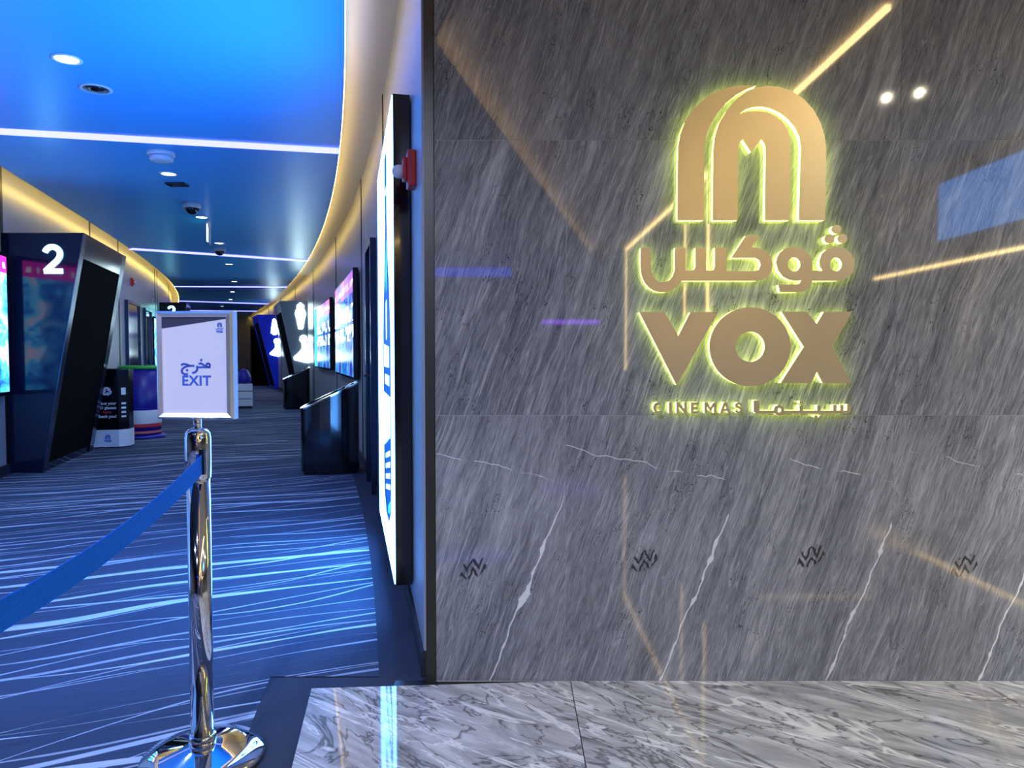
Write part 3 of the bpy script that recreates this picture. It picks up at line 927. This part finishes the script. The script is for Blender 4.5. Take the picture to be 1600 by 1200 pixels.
def onsign(p):
    u, v = (p[0] - 800) / F, (600 - p[1]) / F
    c, s = math.cos(PITCH), math.sin(PITCH)
    k = YF / (c + v * s)
    return (u * k, EYE + (v * c - s) * k)


def inset(loop, d):
    n = len(loop)
    area = sum(loop[i][0] * loop[(i + 1) % n][1] - loop[(i + 1) % n][0] * loop[i][1] for i in range(n))
    sg = 1 if area > 0 else -1
    out = []
    for i in range(n):
        p0, p1, p2 = Vector(loop[i - 1]), Vector(loop[i]), Vector(loop[(i + 1) % n])
        e1, e2 = (p1 - p0).normalized(), (p2 - p1).normalized()
        nn = (Vector((-e1.y, e1.x)) + Vector((-e2.y, e2.x)))
        if nn.length < 1e-4: out.append(tuple(p1)); continue
        nn.normalize()
        out.append(tuple(p1 + nn * d * sg))
    return out


def sign_piece(name, label, loops, cat='sign letter', group='brass letters of the lit wall sign', extra=()):
    W = [[onsign(p) for p in l] for l in loops]
    xs = [p[0] for p in W[0]]; zs = [p[1] for p in W[0]]
    cx, z0 = (min(xs) + max(xs)) / 2, min(zs)
    t = thing(name, label, cat, (cx, YW, z0), 0, group)
    def part(W):
        Q = [[(p[0] - cx, p[1] - z0) for p in l] for l in W]
        MB().plate(Q, YF - YW, YF - YW + 0.005).build('face', 'brass', t)
        I = [inset(Q[0], 0.0012)] + [inset(q, -0.0012) for q in Q[1:]]
        MB().plate(I, YF - YW + 0.0052, -0.006).build('glow_edge', 'halo', t)
    part(W)
    for e in extra:
        part([[onsign(p) for p in e]])
    return t


sign_piece('wall_emblem', 'brass double-arch emblem glowing above the lettering', [ARCH_MAIN], 'emblem', None, [ARCH_BACK])
sign_piece('sign_letter', 'brass joined Arabic letters with three teeth, left half of the word', [AR_SK])
sign_piece('sign_letter', 'brass joined Arabic letters with two rings and three dots above', AR_VW, extra=DOTS)
sign_piece('sign_letter', 'large brass letter V on the marble', [LV])
sign_piece('sign_letter', 'large brass letter O between V and X', LO)
sign_piece('sign_letter', 'large brass letter X at the right end of the word', [LXX])

# CINEMAS: bold drawn strokes
def cin(ch, x0, x1):
    y0, y1 = 1019.0, 1079.0
    w_ = x1 - x0; t = 15.0
    if ch == 'C':
        o = circ((x0 + x1) / 2 + 4, 1049, w_ / 2 + 3, 31, 26, 50, 310, False)
        i = circ((x0 + x1) / 2 + 4, 1049, w_ / 2 - 11, 17, 26, 310, 50, False)
        return [o + i]
    if ch == 'I': return [[(x0, y0), (x1, y0), (x1, y1), (x0, y1)]]
    if ch == 'N': return [[(x0, y0), (x0 + 13, y0), (x1 - 13, y1 - 26), (x1 - 13, y0), (x1, y0), (x1, y1), (x1 - 12, y1), (x0 + 13, y0 + 26), (x0 + 13, y1), (x0, y1)]]
    if ch == 'E': return [[(x0, y0), (x1, y0), (x1, y0 + 13), (x0 + t, y0 + 13), (x0 + t, y0 + 24), (x1 - 4, y0 + 24), (x1 - 4, y0 + 36), (x0 + t, y0 + 36), (x0 + t, y1 - 13), (x1, y1 - 13), (x1, y1), (x0, y1)]]
    if ch == 'M': return [[(x0, y0), (x0 + 15, y0), ((x0 + x1) / 2, y0 + 28), (x1 - 15, y0), (x1, y0), (x1, y1), (x1 - 13, y1), (x1 - 13, y0 + 24), ((x0 + x1) / 2, y1 - 12), (x0 + 13, y0 + 24), (x0 + 13, y1), (x0, y1)]]
    if ch == 'A': return [[((x0 + x1) / 2 - 8, y0), ((x0 + x1) / 2 + 8, y0), (x1, y1), (x1 - 14, y1), (x1 - 19, y1 - 13), (x0 + 19, y1 - 13), (x0 + 14, y1), (x0, y1)],
                          [((x0 + x1) / 2, y0 + 18), ((x0 + x1) / 2 + 6, y0 + 35), ((x0 + x1) / 2 - 6, y0 + 35)]]
    if ch == 'S':
        cx = (x0 + x1) / 2
        o = [(x1 - 2, y0 + 12), (cx + 6, y0), (cx - 6, y0), (x0 + 3, y0 + 8), (x0, y0 + 18), (x0 + 5, y0 + 29), (cx, y0 + 35), (x1 - 14, y0 + 40), (x1 - 14, y0 + 45), (cx, y0 + 48), (x0 + 6, y0 + 41), (x0, y0 + 52), (cx - 4, y1 + 1), (cx + 8, y1), (x1 - 2, y1 - 8), (x1, y1 - 18), (x1 - 5, y1 - 30), (cx, y1 - 36), (x0 + 14, y1 - 41), (x0 + 15, y1 - 46), (cx, y1 - 49), (x1 - 8, y1 - 38)]
        return [o]
for ch, a, b, lab in (('C', 214, 262, 'small brass letter C starting the word under the V'), ('I', 301, 315, 'small brass letter I after the C'), ('N', 343, 398, 'small brass letter N after the I'), ('E', 422, 465, 'small brass letter E after the N'), ('M', 498, 562, 'small brass letter M after the E'), ('A', 583, 641, 'small brass letter A after the M'), ('S', 666, 706, 'small brass letter S ending the word')):
    L_ = cin(ch, a, b)
    sign_piece('sign_letter', lab, [[A7(*p) for p in l] for l in L_], group='small brass letters under the large word')
# small Arabic word under the X
CI = [(770, 1008), (800, 1008), (800, 1063), (880, 1063), (886, 1042), (908, 1032), (930, 1042), (937, 1063), (1022, 1063), (1022, 1036), (1040, 1036), (1040, 1063), (1120, 1063), (1120, 1036), (1138, 1036), (1138, 1063), (1208, 1063), (1208, 1034), (1224, 1034), (1224, 1063), (1246, 1063), (1246, 1034), (1262, 1034), (1262, 1063), (1284, 1063), (1284, 1030), (1303, 1030), (1303, 1066), (1292, 1080), (935, 1080), (918, 1090), (900, 1090), (884, 1080), (782, 1080), (770, 1070)]
sign_piece('sign_letter', 'small brass Arabic word glowing under the X', [[A7(*p) for p in CI], [A7(*p) for p in circ(909, 1062, 11, 11, 14)]], group='small brass letters under the large word',
           extra=[[A7(*p) for p in circ(1031, 1019, 9, 8, 14)], [A7(*p) for p in circ(1113, 1097, 9, 8, 14)], [A7(*p) for p in circ(1138, 1097, 9, 8, 14)]])


# small printed copies of the logo
def norm(loops, ref):
    xs = [p[0] for p in ref]; ys_ = [p[1] for p in ref]
    return loops
def print_logo(parent, cx, cz, hgt, mat, y, arabic=False):
    x0, x1, y0, y1 = 998.0, 1334.0, 132.0, 600.0
    if not arabic: pass
    s = hgt / (y1 - y0)
    T_ = lambda l, dy=0: [(cx + (p[0] - 1166) * s, cz - (p[1] - (y0 + y1) / 2 + dy) * s) for p in l]
    mb = MB()
    dy = 0 if arabic else 60
    for l in (ARCH_MAIN, ARCH_BACK): mb.plate([T_(l, dy)], y - 0.0006, y)
    if arabic:
        mb.plate([T_(AR_SK)], y - 0.0006, y); mb.plate([T_(l) for l in AR_VW], y - 0.0006, y)
        for d in DOTS: mb.plate([T_(d)], y - 0.0006, y)
    d2 = 0 if arabic else -60
    mb.plate([T_(LV, d2)], y - 0.0006, y); mb.plate([T_(l, d2) for l in LO], y - 0.0006, y); mb.plate([T_(LXX, d2)], y - 0.0006, y)
    return mb.build('logo', mat, parent)


# ---------------------------------------------------------------- recycling bin and kids' bin on the left
t = thing('recycling_bin', 'black octagonal recycling box with white foot band and recycling mark', 'bin', (-5.26, 9.62, 0), math.radians(12))
def octo(w, d, ch):
    return [(-w + ch, -d), (w - ch, -d), (w, -d + ch), (w, d - ch), (w - ch, d), (-w + ch, d), (-w, d - ch), (-w, -d + ch)]
def prism(o, z0, z1):
    n = len(o)
    return MB().add([(p[0], p[1], z0) for p in o] + [(p[0], p[1], z1) for p in o], [tuple(reversed(range(n))), tuple(range(n, 2 * n))] + [(i, (i + 1) % n, n + (i + 1) % n, n + i) for i in range(n)])
o8 = octo(0.255, 0.20, 0.10)
prism(o8, 0.02, 0.24).build('foot_band', 'white', t)
prism([(p[0] * 0.985, p[1] * 0.985) for p in o8], 0.24, 0.98).build('body', 'black', t)
lid = prism([(p[0] * 1.01, p[1] * 1.01) for p in o8], 0.98, 1.02).build('lid', 'black', t)
prism([(p[0] * 0.5, p[1] * 0.5) for p in o8], 1.02, 1.023).build('slot', 'void', lid)
print_logo(t, 0.02, 0.13, 0.13, 'ink', -0.2005)
rec = MB()
for k in range(3):
    a = math.radians(90 + 120 * k)
    R_ = lambda x, z: (0.02 + 0.062 * (x * math.cos(a - math.pi / 2) - z * math.sin(a - math.pi / 2)), 0.735 + 0.062 * (x * math.sin(a - math.pi / 2) + z * math.cos(a - math.pi / 2)))
    rec.plate([[R_(-0.85, 0.1), R_(-0.38, 0.92), R_(0.25, 0.92), R_(0.45, 0.62), R_(0.72, 0.78), R_(0.52, 0.08), R_(-0.12, 0.22), R_(0.14, 0.40), R_(0.02, 0.52), R_(-0.14, 0.52), R_(-0.42, -0.12)]], -0.1985, -0.197)
rec.build('recycling_mark', 'white_print', t)
for k, (s_, mt) in enumerate((('Place your', 'white_print'), ('3D glasses', 'white_print'), ('here', 'red_print'), ('thank you!', 'white_print'))):
    text_mesh(s_, 0.052, 'print_line', mt, t, (0.02, 0.565 - 0.056 * k), 0.0012, -0.1985)
# oblique side print
for k in range(5):
    z_ = 0.565 - 0.056 * k if k < 4 else 0.69
    o = MB().box((-0.03, -0.001, z_), (0.03, 0.0, z_ + (0.025 if k < 4 else 0.09))).build('side_print', 'white_print', t)
    o.rotation_euler = (0, 0, math.radians(45)); o.location = (0.2035, -0.1515, 0)

t = thing('booster_seat_bin', 'royal blue round bin with green rim and white band beside the recycling box', 'bin', (-5.42, 10.72, 0), math.radians(14))
MB().lathe([(0.33, 0.0), (0.335, 0.03), (0.30, 0.05)], n=48).build('foot', 'purple', t)
MB().lathe([(0.275, 0.05), (0.275, 1.0)], n=48).build('body', 'purple', t)
MB().lathe([(0.285, 1.0), (0.29, 1.03), (0.27, 1.05), (0.20, 1.05), (0.19, 0.97)], n=48).build('rim', 'green', t)
MB().lathe([(0.2765, 0.075), (0.2775, 0.08), (0.2775, 0.105), (0.2765, 0.11)], n=48).build('stripe', 'orange_print', t)
MB().lathe([(0.2765, 0.165), (0.2775, 0.17), (0.2775, 0.21), (0.2765, 0.215)], n=48).build('stripe', 'red_print', t)
MB().lathe([(0.2768, 0.215), (0.2785, 0.22), (0.2785, 0.405), (0.2768, 0.41)], n=48).build('band', 'white', t)
lg = print_logo(t, -0.13, 0.31, 0.14, 'ink', -0.253)

# low white stand further down the corridor
t = thing('white_pedestal', 'small white drawer pedestal with a dark top behind the exit stand', 'pedestal', (-6.05, 16.6, 0), math.radians(20))
for k in range(3):
    MB().box((-0.18, -0.18, 0.06 + 0.17 * k), (0.18, 0.18, 0.215 + 0.17 * k)).build('drawer', 'white', t, 0.01)
MB().box((-0.16, -0.16, 0), (0.16, 0.16, 0.06)).build('plinth', 'joint', t)
MB().lathe([(0.15, 0.57), (0.17, 0.62), (0.15, 0.75), (0.10, 0.86), (0.0, 0.90)], n=28).build('top', 'purple', t)

# ---------------------------------------------------------------- stanchions, belt, exit stand
def stanchion(x, y, lab):
    t = thing('belt_stanchion', lab, 'stanchion', (x, y, 0.006), 0, 'chrome belt stanchions')
    MB().lathe([(0.172, 0), (0.175, 0.008), (0.170, 0.018), (0.12, 0.032), (0.06, 0.042), (0.038, 0.048)], n=72).build('base', 'chrome', t)
    MB().lathe([(0.038, 0.045), (0.038, 0.075), (0.0325, 0.078)], n=48).build('collar', 'chrome', t)
    MB().lathe([(0.0325, 0.07), (0.0325, 0.84)], n=48).build('pole', 'chrome', t)
    hd = MB().lathe([(0.0335, 0.835), (0.0365, 0.838), (0.0365, 0.955), (0.0355, 0.958), (0.035, 0.962), (0.0345, 0.968), (0.027, 0.978), (0.012, 0.984)], n=48).build('head', 'chrome', t)
    MB().box((0.020, -0.040, 0.852), (0.033, -0.024, 0.925)).build('belt_slot', 'black', hd)
    return t


st = stanchion(-0.915, 2.135, 'chrome belt stanchion carrying the exit stand in the foreground')
t2 = stanchion(-0.80, 0.22, 'second chrome belt stanchion at the near end of the belt')
# belt ribbon
A, B = Vector((-0.886, 2.09, 0.888)), Vector((-0.80, 0.262, 0.888))
N = 40
vs, ribs = [], []
dirn = (B - A).normalized(); side = Vector((-dirn.y, dirn.x, 0))
mb = MB()
prof = [-0.0275, -0.022, -0.021, -0.0055, -0.0045, 0.0045, 0.0055, 0.021, 0.022, 0.0275]
thk = [0.0012, 0.0012, 0.0009, 0.0009, 0.0006, 0.0006, 0.0009, 0.0009, 0.0012, 0.0012]
P = len(prof)
for i in range(N + 1):
    f_ = i / N
    c_ = A.lerp(B, f_); c_.z -= 0.118 * (1 - (2 * f_ - 1) ** 2)
    for k in range(P): vs.append(tuple(c_ + Vector((0, 0, prof[k])) - side * thk[k] - Vector(st.location)))
    for k in range(P): vs.append(tuple(c_ + Vector((0, 0, prof[k])) + side * thk[k] - Vector(st.location)))
fs = []
for i in range(N):
    o, q = i * 2 * P, (i + 1) * 2 * P
    for k in range(P - 1):
        fs.append((o + k, o + k + 1, q + k + 1, q + k)); fs.append((o + P + k, q + P + k, q + P + k + 1, o + P + k + 1))
    fs.append((o, q, q + P, o + P)); fs.append((o + P - 1, o + 2 * P - 1, q + 2 * P - 1, q + P - 1))
b_ = mb.add(vs, fs).build('belt', 'belt', st)
b_['label'] = 'blue woven retractable belt'

# sign frame on the post
t = thing('exit_stand_sign', 'chrome-framed exit notice on top of the foreground stanchion', 'sign', (-0.915, 2.135, 0.985), math.radians(-2))
MB().lathe([(0.011, 0.0), (0.011, 0.035)], n=24).build('stem', 'chrome', t)
W2, Z0, Z1 = 0.112, 0.030, 0.342
fm = MB()
def fr_ring(lo, hi):
    pass
o_ = [(-W2, Z0), (W2, Z0), (W2, Z1), (-W2, Z1)]
m_ = [(-W2 + 0.006, Z0 + 0.006), (W2 - 0.006, Z0 + 0.006), (W2 - 0.006, Z1 - 0.006), (-W2 + 0.006, Z1 - 0.006)]
i_ = [(-W2 + 0.018, Z0 + 0.018), (W2 - 0.018, Z0 + 0.018), (W2 - 0.018, Z1 - 0.018), (-W2 + 0.018, Z1 - 0.018)]
i2 = [(-W2 + 0.0182, Z0 + 0.0182), (W2 - 0.0182, Z0 + 0.0182), (W2 - 0.0182, Z1 - 0.0182), (-W2 + 0.0182, Z1 - 0.0182)]
rings = [(o_, 0.022), (o_, -0.010), (m_, -0.018), (i_, -0.014), (i2, -0.008)]
vs = [(p[0], y, p[1]) for l, y in rings for p in l]
fs = [(k * 4 + i, k * 4 + (i + 1) % 4, (k + 1) * 4 + (i + 1) % 4, (k + 1) * 4 + i) for k in range(4) for i in range(4)] + [(3, 2, 1, 0)]
fm.add(vs, fs).build('frame', 'alu', t)
px0, px1, pz0, pz1 = -W2 + 0.018, W2 - 0.018, Z0 + 0.018, Z1 - 0.018
pp = MB().box((px0, -0.0085, pz0), (px1, -0.0075, pz1)).build('notice', 'paper', t)
MB().plate([[(px0, pz1), (px1, pz1), (px1, pz1 - 0.004), (px0, pz1 - 0.032)]], -0.0093, -0.0086).build('corner_print', 'navy', pp)
print_logo(pp, 0.073, pz1 - 0.030, 0.030, 'ink', -0.0087, True)
text_mesh('EXIT', 0.040, 'exit_word', 'ink', pp, (0.003, 0.128), 0.0011, -0.0089, 0.0006, space=1.06)
ar = MB()
G = lambda u, v: (((u - 297) / 3.53) / F * 2.17 + 0.003, ((640 - v) / 3.53) / F * 2.17 + 0.1315)
def gs(pts, wd): ar.stroke([G(*p) for p in pts], wd / 3.53 / F * 2.17, -0.0093, -0.0087)
gs([(214, 537), (228, 531), (244, 533), (262, 541), (288, 541)], 11)
gs([(262, 541), (240, 545), (224, 555), (217, 568), (221, 580), (234, 587), (252, 586)], 11)
gs([(300, 541), (304, 552), (301, 566), (291, 576), (274, 580)], 11)
gs([(311, 531), (324, 527), (338, 536), (350, 545)], 11)
gs([(305, 549), (376, 549)], 11)
gs([G_ for G_ in circ(363, 538, 10, 10, 14)] + [(373, 538)], 10)
for (u, v) in ((247, 565), (326, 510)): ar.plate([[G(*p) for p in circ(u, v, 7, 7, 14)]], -0.0093, -0.0087)
ar.build('arabic_word', 'ink', pp)

# ---------------------------------------------------------------- the lobby behind the viewer (seen mirrored in the polished wall)
def slab(pts, z0, z1):
    n = len(pts)
    return MB().add([(p[0], p[1], z0) for p in pts] + [(p[0], p[1], z1) for p in pts], [tuple(reversed(range(n))), tuple(range(n, 2 * n))] + [(i, (i + 1) % n, n + (i + 1) % n, n + i) for i in range(n)])
o = slab([(-0.3, 2.78), (-0.3, 1.5), (0.05, 1.0), (1.95, -8.4), (1.95, YB), (10.0, YB), (10.0, 2.78)], 3.06, 3.2).build('ceiling_lobby', 'lobby_ceil'); struct(o, 'warm grey lobby ceiling')
o = slab([(-0.3, 1.5), (-6.2, 1.5), (-6.2, YB), (1.5, YB), (1.5, -8.4), (-0.45, 1.0)], 3.0, 3.025).build('ceiling_side', 'lobby_dark'); struct(o, 'dark lobby ceiling beside the corridor mouth')
o = slab([(-0.3, 1.5), (-0.95, 1.5), (-0.85, 1.0), (1.1, -8.4), (1.1, YB), (1.95, YB), (1.95, -8.4), (0.05, 1.0)], 3.13, 3.2).build('trim_3', 'beige'); struct(o, 'pale beige board between the two lobby ceilings')
o = MB().box((-6.3, YB - 0.1, 0), (10.1, YB, 3.2)).build('wall_back', 'lobby_wall'); struct(o, 'dim back wall of the lobby')
o = MB().box((10.0, YB, 0), (10.1, 2.78, 3.2)).build('wall_lobby', 'lobby_wall'); struct(o, 'dim side wall of the lobby')
o = MB().box((3.765, YW, 0), (10.1, YW + 0.12, 3.2)).build('wall_front', 'lobby_wall'); struct(o, 'plain wall right of the marble')
o = MB().box((-6.3, YB, 0), (-6.2, 1.9, 3.2)).build('wall_side', 'lobby_wall'); struct(o, 'plain lobby wall left of the corridor mouth')
o = MB().box((-6.3, 1.8, 0), (-3.52, 1.9, 3.2)).build('wall_return', 'lobby_wall'); struct(o, 'short return wall at the corridor mouth')
o = MB().box((2.02, -7.7, 0), (2.2, -1.2, 3.06)).build('wall_partition', 'lobby_wall'); struct(o, 'partition wall with lit profiles behind the viewer')
o = slab([(-0.52, 1.0), (1.43, -8.4), (1.445, -8.4), (-0.505, 1.0)], 3.0255, 3.045).build('cove_light', 'cove_lobby')
tag(o, 'warm cove light along the step between the lobby ceilings', 'light')
def led(a, b, lab, s=0.028, mat='led'):
    lo = tuple(min(p, q) - s / 2 for p, q in zip(a, b)); hi = tuple(max(p, q) + s / 2 for p, q in zip(a, b))
    o = MB().box(lo, hi).build('led_profile', mat)
    tag(o, lab, 'light', 'warm lit profiles of the lobby')
led((1.985, -7.6, 3.035), (1.985, 1.35, 3.035), 'long warm lit profile along the lobby ceiling edge')
led((1.985, -7.55, 0.95), (1.985, -7.55, 3.0), 'vertical lit profile at the far end of the partition', 0.016)
led((1.99, -3.2, 1.5), (1.99, -3.2, 2.8), 'short vertical lit profile on the partition', 0.016)
led((1.99, -2.2, 1.6), (1.99, -2.2, 3.0), 'tall vertical lit profile near the partition front', 0.022)
led((8.7, -12.4, 3.03), (8.7, -6.0, 3.03), 'warm lit profile over the concession side', 0.05)
led((4.3, -7.3, 3.03), (6.2, -7.3, 3.03), 'cross lit profile in the lobby ceiling', 0.06)
o = MB().box((4.1, -7.21, 2.98), (6.4, -7.19, 3.06)).build('added_led_blocker', 'lobby_dark'); tag(o, 'dark pelmet board added to hide the cross profile from the marble', 'blocker')  # unseen board added so the profile mirrors only by way of the floor
led((4.6, -14.6, 3.03), (5.6, -14.6, 3.03), 'far cross lit profile in the lobby ceiling', 0.10)
led((0.75, -12.0, 1.98), (2.0, -12.0, 1.98), 'violet lit profile on the lobby back', 0.09, 'violet')
led((-1.6, -9.2, 2.83), (-0.1, -9.2, 2.83), 'blue lit profile at the lobby back', 0.16, 'blue_glow')
t = thing('menu_screen', 'blue hanging menu screen in the lobby', 'screen', (4.2, -1.1, 2.3), math.radians(-90))
MB().box((-0.9, 0.0, 0.0), (0.9, 0.06, 0.60)).build('housing', 'black', t, 0.004)
MB().box((-0.88, -0.004, 0.02), (0.88, 0.0, 0.58)).build('screen', 'menu', t)
for x in (-0.6, 0.6): MB().box((x - 0.015, 0.02, 0.60), (x + 0.015, 0.05, 0.76)).build('hanger', 'black', t)
LD = [(2.68, -0.02, 35, 'warm', 'right of the logo wall'), (2.86, 0.08, 35, 'warm', 'paired with another right of the logo wall'), (5.5, -3.0, 120, 'warm', 'over the concession'), (4.6, 0.9, 200, 'warm', 'by the menu screen'),
      (4.7, -0.7, 380, 'added_neutral', 'in front of the menu screen'), (6.5, -8.0, 120, 'warm', 'deep in the lobby'),  # neutral lamp added clear of the mirrored view to brighten the wall
      (-0.95, -0.6, 225, 'added_cool', 'near the belt posts'), (-2.4, -1.5, 205, 'added_cool', 'on the corridor side'), (-1.3, -3.0, 205, 'added_cool', 'farther back on the corridor side')]  # cool lamps added out of view to tint notice, carpet and marble blue
COLS = {'warm': (1.0, 0.88, 0.62), 'added_neutral': (0.82, 0.89, 1.0), 'added_cool': (0.52, 0.62, 1.0)}
for k, (x, y, pw, cl, lab) in enumerate(LD):
    t = thing('lobby_downlight', 'round %s lobby downlight ' % cl + lab, 'downlight', (x, y, 3.06 if x > 0 else 3.0), 0, 'lobby downlights')
    MB().lathe([(0.085, -0.001), (0.085, -0.008), (0.07, -0.010), (0.066, -0.004)], n=28).build('trim_ring', 'white', t)
    MB().lathe([(0.064, -0.0045), (0.016, -0.0042)], n=24).build('reflector', 'bronze', t)
    MB().lathe([(0.015, -0.0045), (0.015, -0.002)], n=20).build('lens', 'lamp_small', t)
    spot('lamp', (0, 0, -0.02), t, pw, COLS[cl], 165, 0.5, 0.012)
